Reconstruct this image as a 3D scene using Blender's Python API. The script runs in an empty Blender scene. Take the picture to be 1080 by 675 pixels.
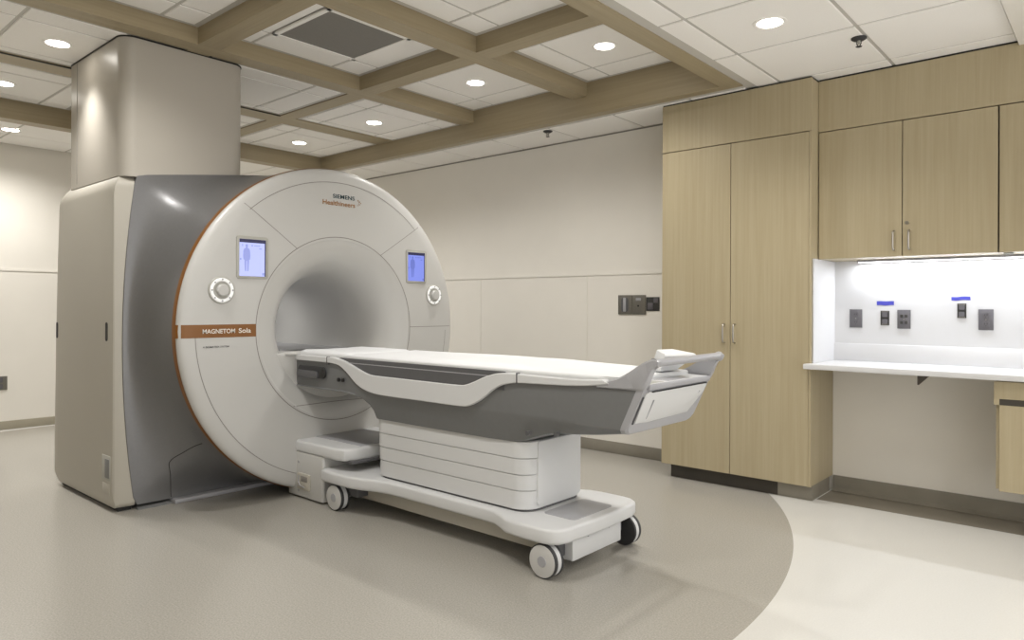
import bpy, bmesh, math, random
from mathutils import Matrix, Vector
random.seed(7)
S = bpy.context.scene
COL = S.collection
PI = math.pi

# ------------------------------------------------------------------ materials
def mat(name, color, rough=0.5, metal=0.0, noise=0.0, nscale=20.0, coat=0.0, emit=None, estr=0.0, bump=0.0, spec=0.5):
    m = bpy.data.materials.new(name); m.use_nodes = True
    nt = m.node_tree; b = nt.nodes['Principled BSDF']
    b.inputs['Base Color'].default_value = (*color, 1)
    b.inputs['Roughness'].default_value = rough
    b.inputs['Metallic'].default_value = metal
    b.inputs['Specular IOR Level'].default_value = spec
    if coat: b.inputs['Coat Weight'].default_value = coat; b.inputs['Coat Roughness'].default_value = 0.12
    if emit:
        b.inputs['Emission Color'].default_value = (*emit, 1); b.inputs['Emission Strength'].default_value = estr
    if noise or bump:
        tc = nt.nodes.new('ShaderNodeTexCoord'); nz = nt.nodes.new('ShaderNodeTexNoise')
        nz.inputs['Scale'].default_value = nscale; nz.inputs['Detail'].default_value = 6
        nt.links.new(tc.outputs['Object'], nz.inputs['Vector'])
        if noise:
            rp = nt.nodes.new('ShaderNodeValToRGB')
            rp.color_ramp.elements[0].position = 0.3; rp.color_ramp.elements[1].position = 0.7
            rp.color_ramp.elements[0].color = (*[c*(1-noise) for c in color], 1)
            rp.color_ramp.elements[1].color = (*[min(1, c*(1+noise)) for c in color], 1)
            nt.links.new(nz.outputs['Fac'], rp.inputs['Fac']); nt.links.new(rp.outputs['Color'], b.inputs['Base Color'])
        if bump:
            bp = nt.nodes.new('ShaderNodeBump'); bp.inputs['Strength'].default_value = bump
            nt.links.new(nz.outputs['Fac'], bp.inputs['Height']); nt.links.new(bp.outputs['Normal'], b.inputs['Normal'])
    return m

def wood(name, c1, c2, scale, rough=0.45):
    m = bpy.data.materials.new(name); m.use_nodes = True
    nt = m.node_tree; b = nt.nodes['Principled BSDF']; b.inputs['Roughness'].default_value = rough
    tc = nt.nodes.new('ShaderNodeTexCoord'); mp = nt.nodes.new('ShaderNodeMapping')
    mp.inputs['Scale'].default_value = scale
    n1 = nt.nodes.new('ShaderNodeTexNoise'); n1.inputs['Scale'].default_value = 1.0; n1.inputs['Detail'].default_value = 8; n1.inputs['Roughness'].default_value = 0.6
    n2 = nt.nodes.new('ShaderNodeTexNoise'); n2.inputs['Scale'].default_value = 0.16; n2.inputs['Detail'].default_value = 3
    mx = nt.nodes.new('ShaderNodeMix'); mx.data_type = 'FLOAT'; mx.inputs[0].default_value = 0.35
    rp = nt.nodes.new('ShaderNodeValToRGB')
    rp.color_ramp.elements[0].position = 0.34; rp.color_ramp.elements[1].position = 0.66
    rp.color_ramp.elements[0].color = (*c1, 1); rp.color_ramp.elements[1].color = (*c2, 1)
    L = nt.links.new
    L(tc.outputs['Object'], mp.inputs['Vector']); L(mp.outputs['Vector'], n1.inputs['Vector']); L(mp.outputs['Vector'], n2.inputs['Vector'])
    L(n1.outputs['Fac'], mx.inputs[2]); L(n2.outputs['Fac'], mx.inputs[3]); L(mx.outputs[0], rp.inputs['Fac'])
    L(rp.outputs['Color'], b.inputs['Base Color'])
    return m

M = {}
M['wall'] = mat('wall_paint', (0.79, 0.76, 0.70), 0.6, noise=0.015, nscale=3)
M['tile'] = mat('ceiling_tile', (0.90, 0.88, 0.845), 0.8, noise=0.02, nscale=150)
M['grid'] = mat('ceiling_grid', (0.54, 0.52, 0.48), 0.6)
M['white'] = mat('white_plastic', (0.535, 0.53, 0.515), 0.34, noise=0.008, nscale=2)
M['white2'] = mat('white_table_plastic', (0.625, 0.63, 0.635), 0.38, noise=0.008, nscale=2)
M['warm'] = mat('warm_grey_white_plastic', (0.46, 0.435, 0.38), 0.42, noise=0.01, nscale=2)
M['shell'] = mat('grey_shell_paint', (0.205, 0.205, 0.21), 0.40, metal=0.45, noise=0.02, nscale=60)
M['tgrey'] = mat('grey_table_plastic', (0.165, 0.168, 0.17), 0.45, noise=0.02, nscale=40)
M['tdark'] = mat('dark_grey_plastic', (0.10, 0.10, 0.105), 0.45, noise=0.03, nscale=40)
M['lgrey'] = mat('light_grey_plastic', (0.36, 0.36, 0.38), 0.35, noise=0.01, nscale=5)
M['orange'] = mat('burnt_orange_paint', (0.22, 0.085, 0.013), 0.4, noise=0.03, nscale=8)
M['black'] = mat('black_gap', (0.015, 0.014, 0.013), 0.6, noise=0.1, nscale=30)
M['seam'] = mat('seam_grey', (0.24, 0.225, 0.21), 0.6, noise=0.05, nscale=30)
M['rubber'] = mat('dark_rubber', (0.035, 0.035, 0.037), 0.55, noise=0.1, nscale=60)
M['metal'] = mat('brushed_nickel', (0.45, 0.43, 0.40), 0.3, metal=1.0, noise=0.05, nscale=80)
M['plate'] = mat('grey_outlet_plate', (0.115, 0.11, 0.12), 0.45, noise=0.05, nscale=90)
M['plate2'] = mat('pewter_wall_plate', (0.19, 0.18, 0.155), 0.35, metal=0.4, noise=0.06, nscale=90)
M['receptacle'] = mat('dark_receptacle', (0.035, 0.034, 0.032), 0.5, noise=0.15, nscale=120)
M['tape'] = mat('blue_masking_tape', (0.06, 0.065, 0.42), 0.7, noise=0.15, nscale=60)
M['counter'] = mat('white_laminate', (0.66, 0.66, 0.67), 0.35, noise=0.01, nscale=6)
M['splash'] = mat('splash_and_lit_wall_white', (0.60, 0.60, 0.61), 0.45, noise=0.008, nscale=4)
M['base'] = mat('dark_rubber_base', (0.24, 0.22, 0.18), 0.5, noise=0.06, nscale=9)
M['base2'] = mat('near_black_brown', (0.05, 0.043, 0.034), 0.5, noise=0.06, nscale=9)
M['bracket'] = mat('brown_steel', (0.06, 0.05, 0.04), 0.5, noise=0.05, nscale=40)
M['column'] = mat('glossy_beige_laminate', (0.46, 0.43, 0.38), 0.36, noise=0.01, nscale=2)
M['grille'] = mat('grey_perforated_grille', (0.20, 0.19, 0.175), 0.6, noise=0.12, nscale=260)
M['lamp'] = mat('lamp_lens', (1, 1, 1), 0.5, emit=(1, 0.95, 0.86), estr=14, noise=0.001)
M['led'] = mat('led_lens', (1, 1, 1), 0.5, emit=(0.95, 0.97, 1.0), estr=5, noise=0.001)
M['screen'] = mat('lit_screen', (0.02, 0.02, 0.03), 0.25, emit=(0.44, 0.48, 0.88), estr=0.85)
M['screenb'] = mat('screen_blue', (0.02, 0.02, 0.03), 0.25, emit=(0.20, 0.25, 0.72), estr=0.8)
M['sdark'] = mat('screen_dark_bar', (0.01, 0.01, 0.02), 0.25, emit=(0.02, 0.02, 0.05), estr=1.0)
M['sfig'] = mat('screen_figure', (0.02, 0.02, 0.03), 0.25, emit=(0.22, 0.25, 0.52), estr=1.0)
M['sfigb'] = mat('screen_figure_blue', (0.02, 0.02, 0.03), 0.25, emit=(0.10, 0.13, 0.40), estr=1.0)
M['bezel'] = mat('grey_bezel', (0.40, 0.395, 0.36), 0.4, noise=0.02, nscale=30)
M['dialring'] = mat('lit_dial_ring', (0.8, 0.8, 0.8), 0.25, emit=(1, 1, 1), estr=0.2, noise=0.001)
M['teal'] = mat('dark_teal_print', (0.01, 0.045, 0.06), 0.5)
M['oprint'] = mat('orange_print', (0.30, 0.13, 0.025), 0.5)
M['wprint'] = mat('white_print', (0.8, 0.75, 0.68), 0.5)
M['gprint'] = mat('grey_print', (0.10, 0.10, 0.10), 0.5)
M['foam'] = mat('white_cushion_vinyl', (0.76, 0.77, 0.785), 0.5, noise=0.01, nscale=5)
WL, WD = (0.45, 0.385, 0.255), (0.39, 0.325, 0.205)
M['wood'] = wood('oak_laminate_vertical', WD, WL, (60, 60, 1.6))
M['woodX'] = wood('oak_beam_lengthwise_x', (0.31, 0.255, 0.16), (0.375, 0.31, 0.20), (1.6, 60, 60))
M['woodY'] = wood('oak_beam_lengthwise_y', (0.31, 0.255, 0.16), (0.375, 0.31, 0.20), (60, 1.6, 60))

def floor_mat():
    m = bpy.data.materials.new('sheet_vinyl_floor'); m.use_nodes = True
    nt = m.node_tree; b = nt.nodes['Principled BSDF']; L = nt.links.new
    tc = nt.nodes.new('ShaderNodeTexCoord')
    def dist(cx, cy, r):
        v = nt.nodes.new('ShaderNodeVectorMath'); v.operation = 'DISTANCE'
        v.inputs[1].default_value = (cx, cy, 0)
        L(tc.outputs['Object'], v.inputs[0])
        g = nt.nodes.new('ShaderNodeMath'); g.operation = 'LESS_THAN'; g.inputs[1].default_value = r
        L(v.outputs['Value'], g.inputs[0]); return g
    disc = dist(-4.757, 2.568, 3.64)
    sep = nt.nodes.new('ShaderNodeSeparateXYZ'); L(tc.outputs['Object'], sep.inputs[0])
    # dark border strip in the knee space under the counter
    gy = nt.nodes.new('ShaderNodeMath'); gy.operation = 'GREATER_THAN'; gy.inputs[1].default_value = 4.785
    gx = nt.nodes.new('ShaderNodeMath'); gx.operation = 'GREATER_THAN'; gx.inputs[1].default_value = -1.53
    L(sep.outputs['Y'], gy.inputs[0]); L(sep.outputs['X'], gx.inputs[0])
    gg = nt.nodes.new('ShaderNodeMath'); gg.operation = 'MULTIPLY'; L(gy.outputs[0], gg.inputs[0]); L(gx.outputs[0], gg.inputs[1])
    nz = nt.nodes.new('ShaderNodeTexNoise'); nz.inputs['Scale'].default_value = 140; nz.inputs['Detail'].default_value = 3
    L(tc.outputs['Object'], nz.inputs['Vector'])
    nb = nt.nodes.new('ShaderNodeTexNoise'); nb.inputs['Scale'].default_value = 1.3; nb.inputs['Detail'].default_value = 3
    L(tc.outputs['Object'], nb.inputs['Vector'])
    def mix(a, bb, fac):
        x = nt.nodes.new('ShaderNodeMix'); x.data_type = 'RGBA'
        for i, s in ((6, a), (7, bb)):
            if isinstance(s, tuple): x.inputs[i].default_value = (*s, 1)
            else: L(s, x.inputs[i])
        L(fac, x.inputs[0]); return x.outputs[2]
    def speck(c, k):
        rp = nt.nodes.new('ShaderNodeValToRGB'); rp.color_ramp.elements[0].position = 0.33; rp.color_ramp.elements[1].position = 0.67
        rp.color_ramp.elements[0].color = (*[v*(1-k) for v in c], 1); rp.color_ramp.elements[1].color = (*[v*(1+k) for v in c], 1)
        L(nz.outputs['Fac'], rp.inputs['Fac']); return rp.outputs['Color']
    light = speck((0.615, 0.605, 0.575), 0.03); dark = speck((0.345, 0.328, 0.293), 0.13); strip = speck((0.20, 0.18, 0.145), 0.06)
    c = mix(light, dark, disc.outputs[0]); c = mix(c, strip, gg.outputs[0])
    L(c, b.inputs['Base Color'])
    mr = nt.nodes.new('ShaderNodeMapRange'); mr.inputs['To Min'].default_value = 0.20; mr.inputs['To Max'].default_value = 0.28
    L(nb.outputs['Fac'], mr.inputs['Value']); L(mr.outputs['Result'], b.inputs['Roughness'])
    b.inputs['Specular IOR Level'].default_value = 0.4
    return m
M['floor'] = floor_mat()

# ------------------------------------------------------------------ mesh helpers
class MB:
    def __init__(s): s.bm = bmesh.new()
    def add(s, tb, mi=0):
        vm = {v: s.bm.verts.new(v.co) for v in tb.verts}
        for f in tb.faces:
            try: nf = s.bm.faces.new([vm[v] for v in f.verts]); nf.material_index = mi
            except ValueError: pass
        tb.free(); return s
    def box(s, a, b, bev=0.0, seg=2, mi=0):
        tb = bmesh.new(); bmesh.ops.create_cube(tb, size=1)
        for v in tb.verts:
            v.co = Vector([(a[i]+b[i])/2 + v.co[i]*(b[i]-a[i]) for i in range(3)])
        if bev: bmesh.ops.bevel(tb, geom=tb.edges[:], offset=bev, segments=seg, profile=0.5, affect='EDGES')
        return s.add(tb, mi)
    def loft(s, rings, cap0=True, cap1=True, closed=True, mi=0):
        tb = bmesh.new(); R = [[tb.verts.new(p) for p in r] for r in rings]
        n = len(rings[0])
        for i in range(len(R)-1):
            for j in range(n if closed else n-1):
                k = (j+1) % n
                try: tb.faces.new((R[i][j], R[i][k], R[i+1][k], R[i+1][j]))
                except ValueError: pass
        if closed and cap0: tb.faces.new(R[0][::-1])
        if closed and cap1: tb.faces.new(R[-1])
        bmesh.ops.recalc_face_normals(tb, faces=tb.faces[:])
        return s.add(tb, mi)
    def grid(s, rows, mi=0): return s.loft(rows, False, False, False, mi)
    def prism(s, poly, axis, lo, hi, bev=0.0, seg=2, mi=0):
        def P(p, t):
            if axis == 'x': return (t, p[0], p[1])
            if axis == 'y': return (p[0], t, p[1])
            return (p[0], p[1], t)
        tb = bmesh.new()
        A = [tb.verts.new(P(p, lo)) for p in poly]; B = [tb.verts.new(P(p, hi)) for p in poly]
        n = len(poly)
        f0 = tb.faces.new(A); f1 = tb.faces.new(B)
        for j in range(n): tb.faces.new((A[j], A[(j+1) % n], B[(j+1) % n], B[j]))
        bmesh.ops.recalc_face_normals(tb, faces=tb.faces[:])
        if bev:
            es = list(set(f0.edges[:]) | set(f1.edges[:]))
            bmesh.ops.bevel(tb, geom=es, offset=bev, segments=seg, profile=0.5, affect='EDGES')
        return s.add(tb, mi)
    def cyl(s, c0, c1, r, n=24, r1=None, mi=0, bev=0):
        c0, c1 = Vector(c0), Vector(c1); d = (c1-c0).normalized()
        u = d.orthogonal().normalized(); w = d.cross(u); r1 = r if r1 is None else r1
        ring = lambda c, rr: [c + u*(rr*math.cos(2*PI*i/n)) + w*(rr*math.sin(2*PI*i/n)) for i in range(n)]
        if bev:
            rs = [ring(c0, r-bev), ring(c0+d*bev*0.3, r-bev*0.3), ring(c0+d*bev, r), ring(c1-d*bev, r1), ring(c1-d*bev*0.3, r1-bev*0.3), ring(c1, r1-bev)]
        else: rs = [ring(c0, r), ring(c1, r1)]
        return s.loft(rs, mi=mi)
    def tube(s, pts, r, n=12, mi=0, ry=None):
        pts = [Vector(p) for p in pts]; rings = []; up = None
        for i, p in enumerate(pts):
            t = (pts[min(i+1, len(pts)-1)] - pts[max(i-1, 0)]).normalized()
            if up is None: up = t.orthogonal().normalized()
            up = (up - t*up.dot(t)).normalized(); w = t.cross(up)
            rr = r[i] if isinstance(r, (list, tuple)) else r
            rings.append([p + up*(rr*math.cos(2*PI*k/n)) + w*((ry or rr)*math.sin(2*PI*k/n)) for k in range(n)])
        return s.loft(rings, mi=mi)
    def lathe_x(s, prof, cy, cz, n=96, mi=0, closed=False):
        rings = [[(x, cy+r*math.cos(2*PI*k/n), cz+r*math.sin(2*PI*k/n)) for k in range(n)] for x, r in prof]
        if closed: rings.append(rings[0])
        return s.loft(rings, False, False, True, mi)
    def lathe_z(s, prof, cx, cy, n=32, mi=0, cap=False):
        rings = [[(cx+r*math.cos(2*PI*k/n), cy+r*math.sin(2*PI*k/n), z) for k in range(n)] for z, r in prof]
        return s.loft(rings, cap, cap, True, mi)
    def poly(s, pts, mi=0):
        tb = bmesh.new(); tb.faces.new([tb.verts.new(p) for p in pts]); return s.add(tb, mi)
    def build(s, name, mats, parent=None, label=None, ang=32, base=None):
        if not isinstance(mats, (list, tuple)): mats = [mats]
        off = base if base is not None else (BASES.get(parent.name) if parent else None)
        if off is not None: bmesh.ops.translate(s.bm, vec=-Vector(off), verts=s.bm.verts[:])
        me = bpy.data.meshes.new(name); s.bm.to_mesh(me); s.bm.free()
        for m in mats: me.materials.append(m)
        for p in me.polygons: p.use_smooth = True
        me.set_sharp_from_angle(angle=math.radians(ang))
        o = bpy.data.objects.new(name, me); COL.objects.link(o)
        if parent: o.parent = parent; BASES[o.name] = off
        elif off is not None: o.location = off; BASES[o.name] = off
        if label: o['label'] = label
        return o
BASES = {}

def thing(name, label, cat, loc, group=None):
    o = bpy.data.objects.new(name, None); o.empty_display_size = 0.1; COL.objects.link(o)
    o.location = loc; BASES[o.name] = Vector(loc); o['label'] = label; o['category'] = cat
    if group: o['group'] = group
    return o
def tag(o, label, cat, group=None, kind=None):
    o['label'] = label; o['category'] = cat
    if group: o['group'] = group
    if kind: o['kind'] = kind
    return o
def struct(name, mb, mats, ang=32):
    o = mb.build(name, mats, ang=ang); o['kind'] = 'structure'; return o
def copy_tree(o, parent=None):
    c = o.copy(); COL.objects.link(c)
    if parent: c.parent = parent
    for ch in list(o.children): copy_tree(ch, c)
    return c

def text_bm(body, width=None, height=None, bold=0.018):
    cu = bpy.data.curves.new('txt', 'FONT'); cu.body = body; cu.size = 1.0; cu.extrude = 0.0; cu.offset = bold
    o = bpy.data.objects.new('txt', cu); COL.objects.link(o)
    dg = bpy.context.evaluated_depsgraph_get()
    me = bpy.data.meshes.new_from_object(o.evaluated_get(dg))
    bpy.data.objects.remove(o); bpy.data.curves.remove(cu)
    tb = bmesh.new(); tb.from_mesh(me); bpy.data.meshes.remove(me)
    xs = [v.co.x for v in tb.verts]; ys = [v.co.y for v in tb.verts]
    x0, x1, y0, y1 = min(xs), max(xs), min(ys), max(ys)
    sx = width/(x1-x0); sy = height/(y1-y0) if height else sx
    for v in tb.verts: v.co = Vector(((v.co.x-x0)*sx, (v.co.y-y0)*sy, 0))
    return tb

def rrect(x0, x1, y0, y1, r, n=6):
    pts = []
    for cx, cy, a in ((x1-r, y1-r, 0), (x0+r, y1-r, 90), (x0+r, y0+r, 180), (x1-r, y0+r, 270)):
        for k in range(n+1):
            t = math.radians(a + 90*k/n); pts.append((cx+r*math.cos(t), cy+r*math.sin(t)))
    return pts
def smooth_line(pts, n=6, wx=1):
    out = []
    for i in range(len(pts)-1):
        p0 = pts[max(i-1, 0)]; p1 = pts[i]; p2 = pts[i+1]; p3 = pts[min(i+2, len(pts)-1)]
        for k in range(n):
            t = k/n; q = []
            for a, b, c, d in zip(p0, p1, p2, p3):
                m1 = (c-a)*0.5; m2 = (d-b)*0.5
                q.append((2*t**3-3*t**2+1)*b + (t**3-2*t**2+t)*m1 + (-2*t**3+3*t**2)*c + (t**3-t**2)*m2)
            out.append(tuple(q))
    out.append(tuple(pts[-1])); return out

# ------------------------------------------------------------------ room shell
XL, XR, YB, YF = -8.47, 2.6, 5.13, -3.2
ZC = 2.74
struct('floor', MB().box((XL-0.1, YF-0.1, -0.1), (XR+0.1, YB+0.1, 0)), M['floor'])
struct('wall_back', MB().box((XL-0.1, YB, 0), (XR+0.1, YB+0.12, 3.1)), M['wall'])
struct('wall_front', MB().box((XL-0.1, YF-0.12, 0), (XR+0.1, YF, 3.1)), M['wood'])  # unseen wall; oak picked for its brown, dimmer bounce on the scanner side
struct('wall_left', MB().box((XL-0.12, YF, 0), (XL, YB, 3.1)), M['wall'])

def cells(mb, xs, ys, z, gap=0.0105, drop=0.006):
    """tile field: bottoms at z, grid behind"""
    for i in range(len(xs)-1):
        for j in range(len(ys)-1):
            mb.box((xs[i]+gap, ys[j]+gap, z), (xs[i+1]-gap, ys[j+1]-gap, z+0.02), 0.003, 1, 0)
cm = MB()
# low ceiling right of the coffers
cm.box((-1.955, YF, ZC+0.006), (XR, YB, ZC+0.05), mi=1)
rx = [-1.90, -1.74, -1.09, -0.46]
ry = [YF+0.05] + [4.01-0.665*k for k in range(10, 0, -1)] + [4.01, 4.675, 5.12]
cells(cm, rx, ry, ZC)
# strip behind the far soffit
cm.box((-6.89, 4.592, ZC+0.006), (-1.955, YB, ZC+0.05), mi=1)
cells(cm, [-6.88] + [-6.25+0.645*k for k in range(7)] + [-1.96], [4.65, 5.12], ZC)
# near part of the ceiling, toward the camera
cm.box((-6.89, YF, ZC+0.006), (-1.955, -0.43, ZC+0.05), mi=1)
cells(cm, [-6.88] + [-6.25+0.645*k for k in range(7)] + [-1.96], [YF+0.05, -2.6, -1.95, -1.3, -0.45], ZC)
# left part beyond the coffers
cm.box((XL, YF, 2.866), (-6.89, YB, 2.92), mi=1)
cells(cm, [XL+0.02, -7.97, -7.36, -6.9], [YF+0.05] + [1.27-0.62*k for k in range(6, 0, -1)] + [1.27, 1.89, 2.51, 3.13, 3.75, 4.37, 5.1], 2.86)
# raised coffer tiles
CX = [(-3.17, -2.085, -2.63, 2.985), (-4.395, -3.315, -3.82, 2.985), (-5.51, -4.54, -5.08, 2.888), (-6.75, -5.73, -6.28, 2.888)]
CY = [(3.415, 4.508, 3.94), (2.18, 3.272, 2.69), (0.945, 2.037, 1.49), (-0.29, 0.80, 0.25)]
for x0, x1, xc, z in CX:
    for y0, y1, yc in CY:
        cm.box((x0-0.02, y0-0.02, z+0.006), (x1+0.02, y1+0.02, z+0.06), mi=1)
        gx = [x0+0.03, xc-0.31, xc+0.31, x1-0.03]; gy = [y0+0.03, yc-0.31, yc+0.31, y1-0.03]
        cells(cm, gx, gy, z)
cm.box((-7, -0.6, 3.06), (-1.9, 4.7, 3.1), mi=1)
struct('ceiling', cm, [M['tile'], M['grid']])
struct('ceiling.001', MB().box((-0.46, YF, 2.712), (XR, YB, 2.76)), M['wall'])
# coffer beams and soffit frame
n = 0
def trim(mb, m):
    global n; n += 1
    return struct('trim_%d' % n, mb, m)
for x0, x1 in ((-3.315, -3.17), (-4.54, -4.395), (-5.73, -5.51)):
    trim(MB().box((x0, -0.29, 2.885), (x1, 4.508, 3.05)), M['woodY'])
for y0, y1 in ((3.272, 3.415), (2.037, 2.18), (0.80, 0.945)):
    for x0, x1 in ((-6.75, -5.73), (-5.51, -4.54), (-4.395, -3.315), (-3.17, -2.085)):
        trim(MB().box((x0, y0, 2.8845), (x1, y1, 3.05)), M['woodX'])
trim(MB().box((-2.085, -0.43, 2.738), (-1.955, 4.592, 3.05)), M['woodY'])
trim(MB().box((-6.89, -0.43, 2.738), (-6.75, 4.592, 3.05)), M['woodY'])
trim(MB().box((-6.75, 4.508, 2.738), (-2.085, 4.592, 3.05)), M['woodX'])
trim(MB().box((-6.75, -0.43, 2.738), (-2.085, -0.29, 3.05)), M['woodX'])
# dark reveal of the lowered panel round the shroud
mb = MB(); mb.box((-5.522, 0.95, 2.881), (-5.508, 2.03, 2.8875))
mb.box((-5.51, 2.19, 2.881), (-4.54, 2.197, 2.8885)); mb.box((-5.516, 2.19, 2.881), (-5.506, 3.27, 2.8885))
trim(mb, M['black'])
# shadow line where walls meet the ceiling
trim(MB().box((XL, YB-0.006, ZC-0.008), (-2.6, YB, ZC)), M['seam'])
# wainscot rail and joints of the back wall, rail of the left wall
mb = MB(); mb.box((XL, YB-0.006, 1.525), (-2.6, YB, 1.55))
for x in (-3.598, -4.891): mb.box((x-0.005, YB-0.005, 0.1), (x+0.005, YB, 1.525))
trim(mb, M['wall'])
trim(MB().box((XL, YF, 1.59), (XL+0.007, YB, 1.615)), M['wall'])
struct('baseboard_back', MB().box((XL, YB-0.012, 0), (-2.6, YB, 0.1), 0.004), M['base'])
struct('baseboard_left', MB().box((XL, YF, 0), (XL+0.012, YB-0.012, 0.085), 0.004), mat('taupe_rubber_base', (0.33, 0.30, 0.23), 0.5, noise=0.03, nscale=9))
cv = [(YB-0.014, 0.1), (YB, 0.1), (YB, 0.0), (YB-0.05, 0.0), (YB-0.05, 0.003), (YB-0.03, 0.008), (YB-0.018, 0.02)]
struct('baseboard_niche', MB().prism(cv, 'x', -1.525, XR), M['base'])

# ------------------------------------------------------------------ MRI scanner
Y0, Z0 = 2.89, 1.097
RC = 1.092
XB = -4.56
def yl(z): return 1.665 + 0.07*((z-1.03)/1.0)**2
def zt(y): return 2.04 + 0.15*max(0, 1-(abs(y-Y0)/1.18)**1.2)
def inside(y, z):
    if y > Y0:
        yy = 2*Y0-y+0.04; r = 0.45
    else: yy = y; r = 0.02
    if z < 0.03 or z > zt(yy) or yy < yl(z): return False
    if yy < yl(z)+r and z > zt(yy)-r:
        return (yl(z)+r-yy)**2 + (z-zt(yy)+r)**2 <= r*r
    return True
def rbox(a):
    lo, hi = 0.3, 2.2
    for _ in range(40):
        m_ = (lo+hi)/2
        if inside(Y0+m_*math.cos(a), Z0+m_*math.sin(a)): lo = m_
        else: hi = m_
    return lo
XRIM = -4.165
NA = 192
ANG = [2*PI*k/NA for k in range(NA)]
RB = [rbox(a) for a in ANG]
def flare(a, rb, phi):
    s_, c_ = math.sin(phi), math.cos(phi)
    return (XB + (XRIM-XB)*(1-c_), Y0+(rb+(RC-rb)*s_)*math.cos(a), Z0+(rb+(RC-rb)*s_)*math.sin(a))
mri = thing('mri_scanner', 'large white and grey ring-shaped MRI scanner with a round bore and orange stripe', 'mri scanner', (-4.86, Y0, 0))
rings = [[(-5.56, Y0+r*math.cos(a), Z0+r*math.sin(a)) for a, r in zip(ANG, RB)]]
NPH = 18
for k in range(NPH+1):
    rings.append([flare(a, r, PI/2*k/NPH) for a, r in zip(ANG, RB)])
shell = MB().loft(rings, True, False).build('body_shell', M['shell'], mri, 'satin grey body flaring into the round front', ang=45)
def flare_pt(y, z, off=0.0015):
    a = math.atan2(z-Z0, y-Y0); r = math.hypot(y-Y0, z-Z0); rb = rbox(a)
    if rb > RC: s_ = min(1, max(0, (r-rb)/(RC-rb)))
    else: s_ = 0
    p = flare(a, rb, math.asin(s_)); return Vector((p[0]+off, p[1]-off*0.5, p[2]+off*0.3))
# service panel joint low on the grey body
mb = MB(); pl = [(2.022, 0.400), (2.009, 0.384), (1.967, 0.334), (1.933, 0.304), (1.915, 0.28), (1.913, 0.247), (1.94, 0.129), (1.953, 0.038)]
mb.tube([flare_pt(*p) for p in smooth_line(pl, 4)], 0.0022, 6)
mb.build('panel_joint', M['black'], shell)
# side panel
def panel_outline(ins_tb, ins_lr, r, low=1.0):
    x0b, x0t, x1 = -5.655, -5.565, -4.585
    pts = []
    base = rrect(0, 1, 0, 1, 0.001, 1)
    zb, ztp = 0.022+ins_tb*low, 2.045-ins_tb
    def xl(z):
        t = (z-0.022)/2.02
        return x0b + (x0t-x0b)*t - 0.02*math.sin(PI*t) + ins_lr
    xr = x1 - ins_lr*0.4
    N = 8
    out = []
    for k in range(N+1):
        t = PI/2*k/N; out.append((xr-r+r*math.cos(t), ztp-r+r*math.sin(t)))
    for k in range(N+1):
        t = PI/2+PI/2*k/N; out.append((xl(ztp)+r+r*math.cos(t), ztp-r+r*math.sin(t)))
    for z in (1.5, 1.0, 0.5): out.append((xl(z), z))
    for k in range(N+1):
        t = PI+PI/2*k/N; out.append((xl(zb)+r*0.8+r*0.8*math.cos(t), zb+r*0.8+r*0.8*math.sin(t)))
    for k in range(N+1):
        t = 3*PI/2+PI/2*k/N; out.append((xr-r*0.4+r*0.4*math.cos(t), zb+r*0.4+r*0.4*math.sin(t)))
    return out
A = panel_outline(0, 0, 0.085)
B2 = panel_outline(0.055, 0.004, 0.075, 0.5); B3 = panel_outline(0.095, 0.007, 0.07, 0.75)
def lean(z):
    return 0.045*max(0.0, 1-(2.045-z)/0.09)**1.3 + 0.014*max(0.0, 1-(z-0.022)/0.09)
e2 = [(x+0.02 if x > -5.0 else x, yl(z)+0.006, z) for x, z in A]
pr = [e2, [(x+(0.004 if x > -5.0 else 0), 1.624+lean(z), z) for x, z in A], [(x, 1.621+0.5*lean(z), z) for x, z in B2], [(x, 1.620, z) for x, z in B3]]
side = MB().loft(pr, True, True).build('side_panel', M['warm'], mri, 'tall beige end panel with rounded corners', ang=34)
for x, z0, z1 in ((-5.60, 1.02, 1.13), (-4.69, 1.03, 1.145)):
    MB().prism(rrect(x-0.017, x+0.017, z0, z1, 0.015), 'y', 1.6175, 1.630).build('grip_slot', M['black'], side, 'dark upright slot')
lt = MB().box((-4.752, 1.6165, 0.185), (-4.622, 1.63, 0.335), 0.003).build('latch', M['bezel'], side)
MB().box((-4.70, 1.6145, 0.20), (-4.632, 1.62, 0.315), 0.002).build('latch_recess', M['tgrey'], lt)
MB().box((-4.74, 1.6165, 0.10), (-4.632, 1.63, 0.165), 0.002).build('rating_plate', M['warm'], side)
# foot plates
MB().box((-5.5, 1.75, 0), (-4.545, 1.955, 0.014)).build('foot_plate', M['tgrey'], mri)
MB().box((-5.5, 1.957, 0), (-4.51, 3.72, 0.026), 0.005).build('foot_plate', M['lgrey'], mri)
MB().box((-5.60, 1.655, 0), (-4.60, 1.73, 0.024)).build('plinth', M['black'], mri)

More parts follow.
